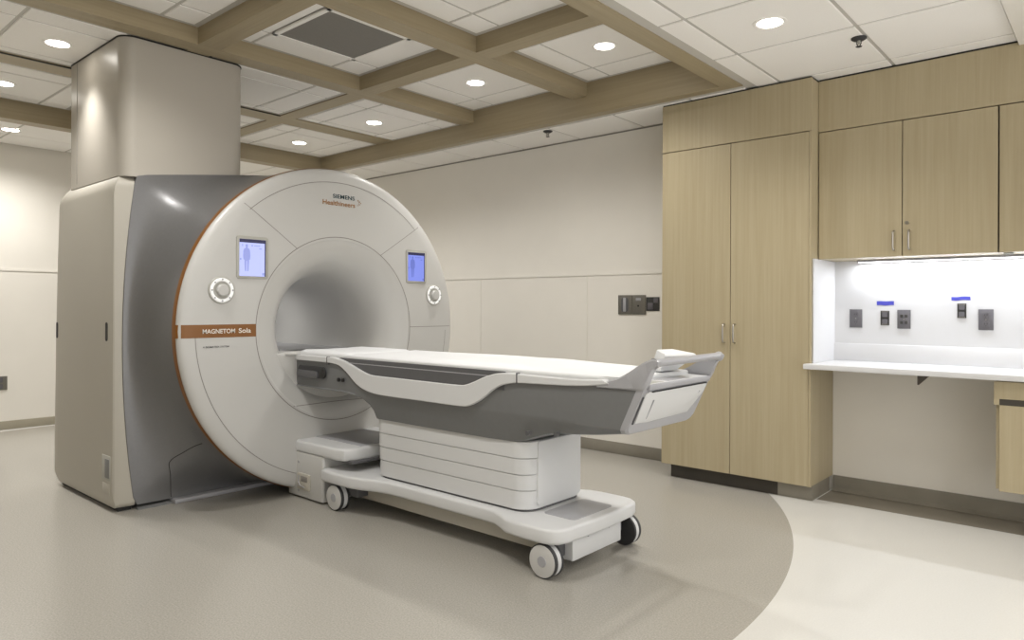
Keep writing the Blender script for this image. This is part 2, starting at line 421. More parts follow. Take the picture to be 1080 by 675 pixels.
# front cover
PROF = [(-4.168, 1.0915), (-4.150, 1.0935), (-4.135, 1.090), (-4.120, 1.078), (-4.110, 1.055), (-4.1035, 1.02), (-4.10, 0.98),
        (-4.095, 0.80), (-4.092, 0.627), (-4.094, 0.60), (-4.104, 0.55), (-4.125, 0.50), (-4.165, 0.455), (-4.225, 0.415), (-4.30, 0.385), (-4.40, 0.365), (-4.52, 0.355)]
PP = [PROF[0]] + smooth_line(PROF[1:], 4)
def cov_x(r):
    P = sorted([(q[1], q[0]) for q in PP[5:]])
    for (r0, x0), (r1, x1) in zip(P, P[1:]):
        if r0 <= r <= r1: return x0+(x1-x0)*(r-r0)/(r1-r0)
    return P[-1][1]
def cov(y, z, off=0.001):
    return Vector((cov_x(math.hypot(y-Y0, z-Z0))+off, y, z))
cover = MB().lathe_x(PP, Y0, Z0, 160).build('front_cover', M['white'], mri, 'round white front cover', ang=60)
MB().lathe_x([(-4.52, 0.355), (-4.7, 0.35), (-5.6, 0.35)], Y0, Z0, 96).build('bore_liner', M['white'], mri)
# bed guide inside the bore
mb = MB(); mb.box((-5.5, Y0-0.27, 0.875), (-4.26, Y0+0.27, 0.945), 0.01)
mb.build('bore_bridge', M['lgrey'], mri)
MB().lathe_x([(-4.190, 1.0925), (-4.187, 1.0975), (-4.158, 1.0985), (-4.147, 1.0945)], Y0, Z0, 160).build('accent_ring', M['orange'], mri, 'thin burnt orange edge line')
fz = [(Y0+0.495*math.cos(math.radians(a)), Z0+0.495*math.sin(math.radians(a))) for a in range(198, 343, 4)]
MB().prism(fz, 'x', -4.36, -4.140, 0.012).build('bore_fascia', M['white'], mri)
MB().prism(rrect(-4.36, -4.11, Y0-0.40, Y0+0.40, 0.05), 'z', 0.925, 0.945, 0.008).build('bore_lip', M['white'], mri)
# joints of the cover
def ribbon(mb, pts, w=0.0042, off=0.0009):
    pts = [Vector((0, p[0], p[1])) for p in pts]; L, R = [], []
    for i, p in enumerate(pts):
        t = (pts[min(i+1, len(pts)-1)]-pts[max(i-1, 0)]).normalized(); nn = Vector((0, -t.z, t.y))
        a, b = p+nn*w/2, p-nn*w/2
        L.append(cov(a.y, a.z, off)); R.append(cov(b.y, b.z, off))
    mb.grid([L, R])
def arc(r, a0, a1, k=60): return [(Y0+r*math.cos(math.radians(a0+(a1-a0)*i/k)), Z0+r*math.sin(math.radians(a0+(a1-a0)*i/k))) for i in range(k+1)]
def seg(p, q, k=12): return [(p[0]+(q[0]-p[0])*i/k, p[1]+(q[1]-p[1])*i/k) for i in range(k+1)]
mb = MB()
ribbon(mb, arc(0.625, 0, 360, 120), 0.0055)
ribbon(mb, arc(1.0, 47, 131.5)); ribbon(mb, arc(1.0, 181.8, 358))
ribbon(mb, seg((2.558-0.005, 1.624), (2.165, 1.905))); ribbon(mb, seg((3.235, 1.617), (3.64, 1.875)))
ribbon(mb, seg((3.513, 1.094), (3.945, 1.094)))
ribbon(mb, seg((2.53, 0.595), (3.25, 0.592)))
mb.build('cover_joints', M['seam'], cover)
# orange name band
mb = MB(); rows = []
for rr, xx in ((1.0968, -4.160), (1.0962, -4.150), (1.0945, -4.140)):
    rows.append([Vector((xx, Y0-math.sqrt(rr*rr-(z-Z0)**2), z)) for z in [1.0585+(1.136-1.0585)*j/6 for j in range(7)]])
for k in range(25):
    y = 1.7990 + (2.266-1.7990)*k/24
    top = 1.136; bot = 1.0585
    rows.append([cov(y, bot+(top-bot)*j/6, 0.0012) for j in range(7)])
mb.grid(rows); band = mb.build('accent_band', M['orange'], mri, 'burnt orange band with white lettering', ang=60)
def put_text(body, y0, y1, z, h, m, parent, name='lettering', off=0.002):
    tb = text_bm(body, y1-y0, h); mb = MB()
    x = max(cov(y0, z, off).x, cov(y1, z, off).x)
    for v in tb.verts: v.co = Vector((x, y0+v.co.x, z+v.co.y))
    mb.add(tb); return mb.build(name, m, parent)
put_text('MAGNETOM', 1.930, 2.130, 1.083, 0.027, M['wprint'], band, off=0.003)
put_text('Sola', 2.152, 2.232, 1.083, 0.029, M['wprint'], band, off=0.003)
put_text('A BIOMATRIX SYSTEM', 1.932, 2.093, 0.998, 0.011, M['gprint'], cover)
put_text('SIEMENS', 2.830, 3.010, 1.989, 0.028, M['teal'], cover)
put_text('Healthineers', 2.748, 3.012, 1.938, 0.033, M['oprint'], cover)
mb = MB()
for i, (dy, dz) in enumerate(((0, 0.017), (0.012, 0.010), (0.022, 0.0), (0.012, -0.010), (0, -0.017), (0.006, 0.004), (0.006, -0.006))):
    c = cov(3.040+dy, 1.975+dz, 0.001); mb.cyl(c, c+Vector((0.001, 0, 0)), 0.0045-0.0004*i, 12)
mb.build('dot_mark', M['oprint'], cover)
# displays
def display(y0, y1, z0, z1, ms, mf, lab):
    x = -4.0985
    fr = MB().prism(rrect(y0, y1, z0, z1, 0.018), 'x', x-0.006, x+0.010, 0.003).build('display', M['bezel'], mri, lab)
    px = x+0.0105; iy0, iy1, iz0, iz1 = y0+0.017, y1-0.019, z0+0.017, z1-0.020
    MB().poly([(px, iy0, iz0), (px, iy1, iz0), (px, iy1, iz1), (px, iy0, iz1)]).build('screen', ms, fr)
    w, h = iy1-iy0, iz1-iz0
    mb = MB(); q = px+0.0006
    def r_(a, b, c, d): mb.poly([(q, iy0+w*a, iz0+h*c), (q, iy0+w*b, iz0+h*c), (q, iy0+w*b, iz0+h*d), (q, iy0+w*a, iz0+h*d)])
    r_(0, 1, 0.905, 1.0); r_(0.955, 1, 0, 0.905)
    mb.build('screen_bar', M['sdark'], fr)
    mb = MB(); cx = iy0+w*0.27
    half = [(0.0, 0.86), (0.035, 0.855), (0.048, 0.82), (0.035, 0.785), (0.03, 0.765), (0.10, 0.735), (0.125, 0.68), (0.135, 0.55), (0.125, 0.45),
            (0.09, 0.44), (0.085, 0.35), (0.07, 0.17), (0.055, 0.13), (0.02, 0.13), (0.012, 0.40), (0.0, 0.42)]
    for sgn in (-1, 1):
        mb.poly([(q, cx+sgn*w*a, iz0+h*b) for a, b in half])
    r_(0.45, 0.50, 0.81, 0.85); r_(0.54, 0.78, 0.82, 0.84); r_(0.74, 0.84, 0.74, 0.765); r_(0.10, 0.13, 0.80, 0.86); r_(0.86, 0.95, 0.03, 0.10)
    r_(0.02, 0.07, 0.43, 0.48)
    mb.build('screen_figure', mf, fr)
display(2.137, 2.348, 1.415, 1.680, M['screen'], M['sfig'], 'left display with a pale lavender screen')
display(3.476, 3.680, 1.425, 1.678, M['screenb'], M['sfigb'], 'right display with a blue screen')
def dial(y, z, r, lab):
    x = -4.0985
    d = MB().lathe_x([(x-0.008, r), (x+0.004, r), (x+0.008, r-0.004), (x+0.008, r-0.009)], y, z, 48).build('control_dial', M['bezel'], mri, lab)
    MB().lathe_x([(x+0.006, r-0.008), (x+0.013, r-0.013), (x+0.013, r-0.024), (x+0.008, r-0.029)], y, z, 48).build('light_ring', M['dialring'], d)
    MB().lathe_x([(x+0.007, r-0.027), (x+0.007, 0.036)], y, z, 48).build('dial_well', M['bezel'], d)
    for k in range(8):
        a = 2*PI*k/8
        c = Vector((x+0.0135, y+(r-0.0185)*math.cos(a), z+(r-0.0185)*math.sin(a)))
        MB().cyl(c, c+Vector((0.001, 0, 0)), 0.0055, 10).build('dial_mark', M['lgrey'], d)
    MB().lathe_x([(x, 0.037), (x+0.022, 0.036), (x+0.028, 0.031), (x+0.0285, 0.001)], y, z, 40).build('knob', M['white'], d)
dial(2.047, 1.342, 0.083, 'left round control dial'); dial(3.764, 1.338, 0.082, 'right round control dial')
# small logo-side indentation on the bore ring
# docking pedestal
ped = MB().prism(rrect(-4.20, -3.80, 2.558, 3.222, 0.02), 'z', 0.012, 0.30, 0.006).build('docking_pedestal', M['white'], mri)
lidp = [(-4.22, 2.555), (-3.66, 2.555), (-3.60, 2.575), (-3.565, 2.63), (-3.56, 2.70), (-3.56, 3.08), (-3.565, 3.15), (-3.60, 3.205), (-3.66, 3.225), (-4.22, 3.225)]
MB().prism(lidp, 'z', 0.298, 0.376, 0.018, 3).build('pedestal_lid', M['white2'], ped)
MB().box((-4.09, 2.70, 0.374), (-3.60, 3.10, 0.379), 0.002).build('pedestal_top_shade', M['lgrey'], ped)  # grey sheet painting the shade that lies on the pedestal top
MB().box((-3.66, 2.60, 0.285), (-3.545, 3.18, 0.305), 0.004).build('docking_latch', M['tdark'], ped)
so = MB().prism(rrect(-4.075, -3.932, 0.062, 0.168, 0.012), 'y', 2.548, 2.56, 0.003).build('service_socket', M['warm'], ped)
MB().box((-4.03, 2.5462, 0.115), (-3.955, 2.556, 0.152), 0.003).build('socket_recess', M['seam'], so)
MB().tube([(-4.052, 2.547, 0.15), (-4.056, 2.5455, 0.11), (-4.035, 2.5455, 0.085), (-3.985, 2.5455, 0.082)], 0.004, 8).build('socket_lead', M['lgrey'], so)
for z in (0.235, 0.05): MB().cyl((-4.07, 2.559, z), (-4.07, 2.555, z), 0.009, 14).build('screw_cap', M['lgrey'], ped)

# ------------------------------------------------------------------ patient table
YN, YFA = 2.58, 3.20
tab = thing('patient_table', 'white and grey wheeled patient table docked at the scanner bore', 'patient table', (-2.85, Y0, 0))
# floor-level base plate
half = [(-3.79, 2.56), (-3.775, 2.53), (-3.70, 2.52), (-3.50, 2.522), (-3.40, 2.545), (-3.30, 2.58), (-3.20, 2.597), (-3.10, 2.60), (-2.50, 2.60), (-2.38, 2.594), (-2.31, 2.562), (-2.25, 2.53), (-2.18, 2.521),
        (-2.04, 2.521), (-1.985, 2.53), (-1.945, 2.56), (-1.927, 2.61), (-1.918, 2.75), (-1.915, 2.85)]
out = half + [(x, 2*Y0-y) for x, y in half[::-1]]
MB().prism(out, 'z', 0.163, 0.236, 0.016, 4).build('base_plate', M['white2'], tab, ang=40)
MB().prism(rrect(-2.17, -1.975, 2.72, 3.06, 0.03), 'z', 0.235, 0.2385, 0.001).build('step_mat', M['lgrey'], tab)
MB().box((-3.62, 2.68, 0.065), (-2.1, 3.10, 0.168), 0.01).build('chassis', M['warm'], tab)
mb = MB(); mb.box((-2.1, 2.68, 0.055), (-1.955, 3.10, 0.165), 0.008); mb.build('front_cover_plate', M['white2'], tab)
for y in (2.80, 2.98): MB().cyl((-1.96, y, 0.157), (-1.95, y, 0.157), 0.009, 12).build('cover_screw', M['tdark'], tab)
MB().box((-2.10, 2.60, 0.075), (-2.0, 2.70, 0.165), 0.008).build('caster_mount', M['tdark'], tab)
MB().box((-2.10, 3.08, 0.075), (-2.0, 3.18, 0.165), 0.008).build('caster_mount', M['tdark'], tab)
MB().box((-3.62, 2.60, 0.09), (-3.50, 2.70, 0.165), 0.008).build('caster_mount', M['tdark'], tab)
MB().box((-3.62, 3.08, 0.09), (-3.50, 3.18, 0.165), 0.008).build('caster_mount', M['tdark'], tab)
def lathe_y(mb, prof, cx, cz, n=40):
    mb.loft([[(cx+r*math.cos(2*PI*k/n), y, cz+r*math.sin(2*PI*k/n)) for k in range(n)] for y, r in prof], True, True)
def caster(cx, sgn, yo):
    R = 0.080
    w = MB()
    f = lambda d: yo + sgn*d
    lathe_y(w, [(f(0.004), 0.0765), (f(0.004), 0.078), (f(0.008), R), (f(0.020), R), (f(0.024), 0.078)], cx, R)
    lathe_y(w, [(f(0.050), 0.078), (f(0.053), R), (f(0.062), R), (f(0.065), 0.077)], cx, R)
    ty = w.build('caster', M['rubber'], tab)
    d = MB(); lathe_y(d, [(f(0.010), 0.074), (f(0.001), 0.0735), (f(0.0), 0.070), (f(0.0), 0.001)], cx, R)
    d.build('wheel_disc', M['white'] if sgn > 0 else M['tgrey'], ty)
    d = MB(); lathe_y(d, [(f(0.024), 0.0775), (f(0.050), 0.0775)], cx, R); d.build('wheel_band', M['white2'], ty)
    d = MB(); lathe_y(d, [(f(0.001), 0.026), (f(-0.003), 0.024), (f(-0.003), 0.001)], cx, R); d.build('hub', M['lgrey'], ty)
caster(-2.025, 1, 2.535); caster(-3.652, 1, 2.535); caster(-2.00, -1, 3.245); caster(-3.652, -1, 3.245)
# lifting column in four tiers
mb = MB(); zs = [0.240, 0.246, 0.34, 0.419, 0.5, 0.585]
def tier(z0, z1, grow):
    o = rrect(-3.40-grow, -2.205+grow*0.6, 2.645-grow, 3.135+grow, 0.095, 7)
    i = [(x*0.990+(-2.8)*0.010, y*0.975+Y0*0.025) for x, y in o]
    mb.loft([[(x, y, z0) for x, y in i], [(x, y, z0+0.0035) for x, y in o], [(x, y, z1-0.0035) for x, y in o], [(x, y, z1) for x, y in i]])
for k in range(1, 5): tier(zs[k], zs[k+1], 0.002*(k-1))
lift = mb.build('lift_column', M['white2'], tab, 'off-white lifting column in four tiers', ang=22)
MB().prism(rrect(-3.385, -2.21, 2.655, 3.125, 0.09, 7), 'z', 0.234, 0.262).build('column_foot', M['tdark'], lift)
MB().prism(rrect(2.72, 3.08, 0.262, 0.583, 0.02), 'x', -2.26, -2.196, 0.004).build('column_front_cover', M['white2'], lift)
# grey cradle body
st = [  # x, z_top, z_crease, hw_crease, z_bottom, hw_bottom, shear
    (-4.16, 0.915, 0.735, 0.305, 0.722, 0.297), (-4.12, 0.915, 0.733, 0.305, 0.720, 0.297), (-3.60, 0.915, 0.730, 0.305, 0.718, 0.297), (-3.51, 0.915, 0.722, 0.305, 0.708, 0.294),
    (-3.44, 0.915, 0.715, 0.304, 0.690, 0.285), (-3.39, 0.915, 0.710, 0.303, 0.658, 0.272), (-3.365, 0.915, 0.705, 0.302, 0.625, 0.262), (-3.35, 0.915, 0.70, 0.301, 0.578, 0.25),
    (-2.9, 0.915, 0.715, 0.303, 0.576, 0.25), (-2.45, 0.915, 0.72, 0.305, 0.576, 0.25), (-2.31, 0.915, 0.72, 0.306, 0.579, 0.246), (-2.22, 0.915, 0.72, 0.307, 0.592, 0.240),
    (-2.12, 0.915, 0.72, 0.308, 0.628, 0.240), (-2.02, 0.915, 0.72, 0.308, 0.652, 0.245), (-1.9, 0.915, 0.72, 0.308, 0.663, 0.25), (-1.8, 0.915, 0.72, 0.308, 0.674, 0.255), (-1.64, 0.914, 0.722, 0.308, 0.698, 0.27)]
def section(x, ztp, zc, hc, zb, hb, shear=0.0, ytop=0.305):
    f = lambda z: x + (z-0.72)*shear
    L = [(ytop-0.01, ztp), (ytop, ztp-0.008), (hc, zc+0.02), (hc-0.004, zc), (hb+0.012, zb+0.006), (hb-0.01, zb)]
    return [(f(z), Y0-h, z) for h, z in L] + [(f(z), Y0+h, z) for h, z in L[::-1]]
rings = [section(*s) for s in st[:-1]] + [section(*st[-1], shear=0.45)]
body = MB().loft(rings).build('cradle_body', M['tgrey'], tab, 'mid grey cradle body', ang=28)
# light end shell and end panel
es = [section(-1.64, 0.914, 0.722, 0.308, 0.698, 0.27, 0.45), section(-1.615, 0.914, 0.722, 0.308, 0.698, 0.27, 0.45), section(-1.606, 0.911, 0.728, 0.301, 0.704, 0.265, 0.45)]
endc = MB().loft(es).build('end_cap', M['lgrey'], tab, 'pale grey end cap', ang=30)
def ex(z, off): return -1.606 + (z-0.72)*0.45 + off
pan = [(2.610, 0.885), (2.635, 0.893), (2.66, 0.886), (3.155, 0.888), (3.172, 0.885), (3.172, 0.845), (3.09, 0.752), (2.72, 0.745), (2.618, 0.752)]
MB().loft([[(ex(z, 0.0), y, z) for y, z in pan], [(ex(z, 0.006), y, z) for y, z in pan], [(ex(z, 0.008), y*0.99+Y0*0.01, z*0.985+0.0125) for y, z in pan]]).build('end_panel', M['white2'], endc)
MB().loft([[(ex(z, 0.004), y, z) for y, z in ((2.66, 0.886), (3.165, 0.888), (3.165, 0.893), (2.66, 0.891))], [(ex(z, 0.0095), y, z) for y, z in ((2.66, 0.886), (3.165, 0.888), (3.165, 0.893), (2.66, 0.891))]]).build('panel_gap', M['black'], endc)
MB().tube([(ex(0.755, 0.010), 2.70, 0.765), (ex(0.85, 0.010), 2.695, 0.85)], 0.004, 6).build('panel_slot', M['lgrey'], endc)
MB().tube([(ex(0.755, 0.010), 3.10, 0.80), (ex(0.85, 0.010), 3.125, 0.855)], 0.004, 6).build('panel_slot', M['lgrey'], endc)
MB().tube([(ex(0.75, 0.004), 2.604, 0.75), (ex(0.87, 0.004), 2.603, 0.87)], 0.004, 6).build('panel_slot', M['tdark'], endc)
# deck at the foot end
dk = MB().box((-1.66, 2.608, 0.9), (-1.506, 3.172, 0.924), 0.004).build('foot_deck', M['lgrey'], tab)
MB().box((-1.64, 2.615, 0.9235), (-1.516, 3.165, 0.9255), 0.001).build('deck_top', M['white2'], dk)
MB().box((-1.615, 2.80, 0.925), (-1.525, 3.0, 0.9268), 0.001).build('deck_pad', M['lgrey'], dk)
MB().box((-1.60, 2.64, 0.925), (-1.525, 2.76, 0.9268), 0.001).build('deck_pad', M['bezel'], dk)
# push handle: side fins and crossbar
fin_o = [(-1.755, 0.914), (-1.70, 0.929), (-1.65, 0.945), (-1.60, 0.970), (-1.553, 1.000), (-1.52, 1.020), (-1.492, 1.031), (-1.467, 1.034), (-1.450, 1.026)]
fin_i = [(-1.752, 0.898), (-1.690, 0.898), (-1.630, 0.898), (-1.570, 0.898), (-1.528, 0.900), (-1.505, 0.930), (-1.490, 0.965), (-1.476, 0.992), (-1.456, 1.006)]
mb = MB(); FO = smooth_line(fin_o, 4); FI = smooth_line(fin_i, 4)
for ya, yb in ((2.574, 2.606), (3.206, 3.174)):
    rings = []
    for (x, z), (x2, z2) in zip(FO, FI):
        e = 0.12
        rings.append([(x, yb, z), (x, ya*0.75+yb*0.25, z), (x+(x2-x)*e, ya, z+(z2-z)*e), (x+(x2-x)*(1-e), ya, z+(z2-z)*(1-e)), (x2, ya*0.75+yb*0.25, z2), (x2, yb, z2)])
    mb.loft(rings)
bar = [(-1.475, 2.585, 1.016), (-1.468, 2.62, 1.019), (-1.462, 2.75, 1.020), (-1.460, 2.89, 1.020), (-1.462, 3.03, 1.020), (-1.468, 3.16, 1.019), (-1.475, 3.195, 1.016)]
bl = smooth_line(bar, 4); nb = len(bl)-1
mb.tube(bl, [0.0165+0.0075*max(0, 1-min(i, nb-i)/5.0)**1.5 for i in range(nb+1)], 14)
mb.build('push_handle', M['lgrey'], tab, 'pale grey push handle loop', ang=40)
# white side rail ribbon with the drop curve
top = [(-4.215, 0.930), (-3.95, 0.930), (-3.79, 0.930), (-3.70, 0.929), (-3.62, 0.920), (-3.54, 0.900), (-3.44, 0.869), (-3.37, 0.851), (-3.30, 0.845), (-3.1, 0.844), (-2.85, 0.843), (-2.62, 0.843), (-2.56, 0.849), (-2.50, 0.868), (-2.42, 0.900), (-2.34, 0.921), (-2.26, 0.9275), (-2.15, 0.9265), (-1.95, 0.925), (-1.82, 0.927), (-1.72, 0.934)]
bot = [(-4.165, 0.895), (-3.95, 0.895), (-3.79, 0.895), (-3.72, 0.893), (-3.65, 0.883), (-3.58, 0.850), (-3.48, 0.785), (-3.39, 0.753), (-3.28, 0.738), (-3.1, 0.735), (-2.85, 0.735), (-2.60, 0.735), (-2.53, 0.744), (-2.45, 0.780), (-2.37, 0.835), (-2.30, 0.868), (-2.21, 0.883), (-2.10, 0.887), (-1.92, 0.893), (-1.79, 0.902), (-1.69, 0.917)]
T = smooth_line(top, 4); Bt = smooth_line(bot, 4)
for nm, s in (('side_rail', 1), ('side_rail', -1)):
    ya, yb = (YN-0.012, YN+0.03) if s > 0 else (YFA+0.012, YFA-0.03)
    ym = (ya*0.9+yb*0.1)
    rings = []
    for (x, z), (x2, z2) in zip(T, Bt):
        h = z-z2; e = 0.004
        rings.append([(x, yb, z), (x, ym, z), (x*0.95+x2*0.05, ya, z-e), (x*0.05+x2*0.95, ya, z2+e), (x2, ym, z2), (x2, yb, z2)])
    r_ = MB().loft(rings).build(nm, M['white2'], tab, ang=30)
    for x in (-3.775, -2.209): MB().box((x-0.004, min(ya, yb)-0.0008 if s > 0 else max(ya, yb)-0.02, 0.882), (x+0.004, min(ya, yb)+0.02 if s > 0 else max(ya, yb)+0.0008, 0.932)).build('rail_joint', M['tdark'], r_)
    MB().box((-3.60, min(ya+s*0.014, ya+s*0.024), 0.84), (-2.30, max(ya+s*0.014, ya+s*0.024), 0.902)).build('rail_inset', M['tdark'], r_)
    MB().box((-3.60, min(ya+s*0.012, ya+s*0.022), 0.902), (-2.33, max(ya+s*0.012, ya+s*0.022), 0.9065)).build('rail_line', M['lgrey'], r_)
# table board
bp = [(-4.26, 2.66), (-4.22, 2.60), (-4.16, 2.592), (-1.76, 2.592), (-1.735, 2.61), (-1.62, 2.61), (-1.62, 2.70)]
bp = bp + [(x, 2*Y0-y) for x, y in bp[::-1]]
MB().prism(bp, 'z', 0.914, 0.944, 0.008, 3).build('table_board', M['white2'], tab)
# dark underside strip of the board
for a, b in ((2.584, 2.60), (3.18, 3.196)): MB().box((-3.66, a, 0.906), (-2.30, b, 0.931)).build('board_edge', M['tdark'], tab)
# head-end side grip and switches
gp = MB().prism(rrect(-4.105, -3.80, 0.79, 0.865, 0.03), 'y', 2.569, 2.58, 0.003).build('release_grip', M['rubber'], tab, 'dark grip in the grey head end')
MB().prism(rrect(-4.10, -3.87, 0.785, 0.835, 0.02), 'y', 2.556, 2.572, 0.006).build('grip_bar', M['tdark'], gp)
MB().prism(rrect(-3.85, -3.79, 0.795, 0.85, 0.025), 'y', 2.564, 2.574, 0.004).build('grip_hinge', M['black'], gp)
for x in (-3.655, -3.61): MB().cyl((x, 2.576, 0.797), (x, 2.566, 0.797), 0.012, 16).build('switch', M['black'], tab)
for x, z in ((-2.15, 0.648), (-1.98, 0.664)): MB().cyl((x, 2.60, z), (x, 2.575, z), 0.011, 12).build('body_fastener', M['tdark'], tab)

# cushion on the table
def pad_mesh(x0, x1, y0, y1, zb, zs, nx=60, ny=16, e=0.02):
    mb = MB(); rows = []
    for i in range(nx+1):
        u = i/nx; x = x0+(x1-x0)*u; row = []
        for j in range(ny+1):
            v = j/ny; y = y0+(y1-y0)*v
            d = min(x-x0, x1-x, y-y0, y1-y)
            k = min(1, d/e); f = math.sqrt(max(0, 1-(1-k)**2))
            row.append((x, y, zb + (zs(x, y)-zb)*f))
        rows.append(row)
    mb.grid(rows)
    mb.poly([(x0, y0, zb), (x1, y0, zb), (x1, y1, zb), (x0, y1, zb)])
    return mb
def zs(x, y):
    b = 0.959 + 0.006*math.exp(-((x+2.75)/0.35)**2) + 0.004*math.exp(-((x+2.35)/0.12)**2)
    dip = 0.006*(1-((y-Y0)/0.29)**2)
    return b - dip - 0.010*max(0, (x+2.2)/0.5)
tag(pad_mesh(-3.62, -1.628, 2.612, 3.168, 0.9445, zs).build('table_mattress', M['foam'], base=Vector((-2.7, Y0, 0.944)), ang=50), 'long thin white mattress lying on the patient table', 'mattress')
tag(pad_mesh(-4.18, -3.64, 2.63, 3.15, 0.9445, lambda x, y: 0.960-0.004*(1-((y-Y0)/0.26)**2), 20).build('head_cushion', M['foam'], base=Vector((-3.9, Y0, 0.944)), ang=50), 'short white head cushion at the bore end of the patient table', 'cushion')
fb = [(-1.79, 3.16), (-1.765, 3.275), (-1.51, 3.03), (-1.585, 2.87)]; fb0 = [(-1.715, 2.97), (-1.71, 3.12), (-1.625, 3.06), (-1.64, 2.93)]
cx_, cy_ = -1.66, 3.08
fl = [[(x, y, 0.951) for x, y in fb0], [(x, y, 1.027) for x, y in fb], [(x+(cx_-x)*0.03, y+(cy_-y)*0.03, 1.034) for x, y in fb], [(x+(cx_-x)*0.10, y+(cy_-y)*0.10, 1.037) for x, y in fb]]
mb = MB().loft(fl)
tag(mb.build('foam_block', M['foam'], base=Vector((-1.7, 3.03, 0.93))), 'small white foam block at the foot end of the table behind the push handle', 'foam block')

# ------------------------------------------------------------------ boxed shroud above the scanner
col = MB().prism(rrect(-5.52, -4.56, 1.655, 2.44, 0.085, 10), 'z', 2.034, 2.8785)
sh = col.build('pipe_shroud', M['column'], base=Vector((-5.04, 2.05, 2.052)), ang=25)
tag(sh, 'tall boxed beige shroud with rounded corners rising from the scanner to the ceiling', 'shroud')
mb = MB().prism(rrect(-5.524, -4.556, 1.651, 2.444, 0.088, 10), 'z', 2.8785, 2.887); mb.build('ceiling_gap', M['black'], sh)
MB().box((-5.335, 1.6535, 2.06), (-5.331, 1.657, 2.875)).build('panel_joint', M['seam'], sh)

# ------------------------------------------------------------------ cabinets
YC = 4.674
tc = thing('tall_cabinet', 'tall two-door oak cabinet reaching the ceiling beside the white counter', 'cabinet', (-2.07, 4.9, 0))
MB().box((-2.603, YC+0.02, 0.1), (-1.533, YB-0.002, 2.725)).build('carcass', M['wood'], tc)
mb = MB(); mb.box((-2.603, YC, 2.389), (-1.533, YC+0.02, 2.730), 0.001, 1); mb.build('header_panel', M['wood'], tc)
MB().box((-2.60, YC+0.004, 2.728), (-1.536, YB-0.01, 2.739)).build('ceiling_gap', M['black'], tc)
for x0, x1, hx in ((-2.603, -2.0770, -2.116), (-2.0720, -1.5485, -2.040)):
    d = MB().box((x0, YC, 0.099), (x1, YC+0.02, 2.383), 0.001, 1).build('door', M['wood'], tc)
    mb = MB(); mb.tube(smooth_line([(hx, YC, 1.135), (hx, YC-0.022, 1.132), (hx, YC-0.030, 1.115), (hx, YC-0.031, 1.07), (hx, YC-0.030, 1.027), (hx, YC-0.022, 1.010), (hx, YC, 1.007)], 3), 0.0055, 8)
    mb.build('handle', M['metal'], d)
MB().box((-2.60, YC+0.0190, 0.105), (-1.535, YC+0.0205, 2.72)).build('shadow_gap', M['black'], tc)
MB().box((-1.5465, YC, 0.099), (-1.533, YC+0.02, 2.387)).build('stile', M['wood'], tc)
MB().box((-2.55, YC+0.05, 0), (-1.76, YC+0.07, 0.099)).build('toe_kick', M['base2'], tc, 'near-black part of the toe kick')  # left stretch in a darker tone than the right one
MB().box((-1.76, YC+0.05, 0), (-1.537, YB-0.06, 0.099)).build('toe_kick', M['base'], tc)

YU = 4.80
fa = MB().box((-1.531, YU, 2.398), (XR-0.01, YU+0.02, 2.728), 0.001, 1).build('cabinet_fascia', M['wood'], base=Vector((0, YU, 2.398)))
tag(fa, 'long oak fascia panel between the wall cabinets and the ceiling', 'panel')
MB().box((-1.528, YU+0.004, 2.727), (-0.462, YU+0.2, 2.739)).build('ceiling_gap', M['black'], fa)
def upper(x0, x1, xm, label, handles):
    t = thing('wall_cabinet', label, 'cabinet', ((x0+x1)/2, YB, 1.565), 'oak wall cabinets above the counter')
    MB().box((x0, YU+0.022, 1.568), (x1, YB-0.002, 2.40)).build('carcass', M['wood'], t)
    MB().box((x0, YU+0.0200, 1.572), (x1, YU+0.0222, 2.40)).build('shadow_gap', M['black'], t)
    for i, (a, b) in enumerate(((x0+0.0015, xm-0.0025), (xm+0.0025, x1-0.0015))):
        d = MB().box((a, YU, 1.567), (b, YU+0.021, 2.392), 0.001, 1).build('door', M['wood'], t)
        if handles:
            hx = b-0.043 if i == 0 else a+0.037
            mb = MB(); mb.tube(smooth_line([(hx, YU, 1.722), (hx, YU-0.02, 1.719), (hx, YU-0.028, 1.70), (hx, YU-0.028, 1.63), (hx, YU-0.02, 1.611), (hx, YU, 1.608)], 3), 0.0055, 8)
            mb.build('handle', M['metal'], d)
            if i == 1: MB().cyl((a+0.024, YU-0.004, 1.768), (a+0.024, YU+0.005, 1.768), 0.011, 18).build('lock', M['metal'], d)
    return t
upper(-1.528, -0.5545, -1.0385, 'two-door oak wall cabinet over the counter, next to the tall cabinet', True)
upper(-0.5495, 0.42, -0.065, 'oak wall cabinet cut off by the right edge of the photo', True)
upper(0.424, 1.40, 0.91, 'oak wall cabinet beyond the right edge of the photo', True)

# counter
ct = thing('countertop', 'white laminate countertop along the niche wall', 'countertop', (-0.5, 5.13, 0.86))
cp = [(-1.556, 4.60), (1.4, 4.60), (1.4, YB-0.002), (-1.530, YB-0.002), (-1.530, YC-0.001), (-1.556, YC-0.001)]
MB().prism(cp, 'z', 0.860, 0.893, 0.004, 2).build('top', M['counter'], ct)
MB().box((-1.529, YB-0.016, 0.893), (1.4, YB-0.002, 1.010), 0.002).build('backsplash', M['counter'], ct)
MB().box((-1.5305, YC+0.02, 0.893), (-1.522, YB-0.002, 1.566), 0.001, 1).build('side_splash', M['splash'], ct, 'tall white splash panel on the tall cabinet side')
MB().prism([(4.625, 0.861), (5.08, 0.861), (5.08, 0.853), (4.625, 0.806)], 'x', -0.919, -0.911).build('bracket', M['bracket'], ct, 'dark brown support bracket')
# wall between counter and cabinets: lamp-lit cool white put into its colour
wp = MB().box((-1.522, YB-0.004, 1.010), (1.4, YB-0.0005, 1.566)); trim(wp, M['splash'])

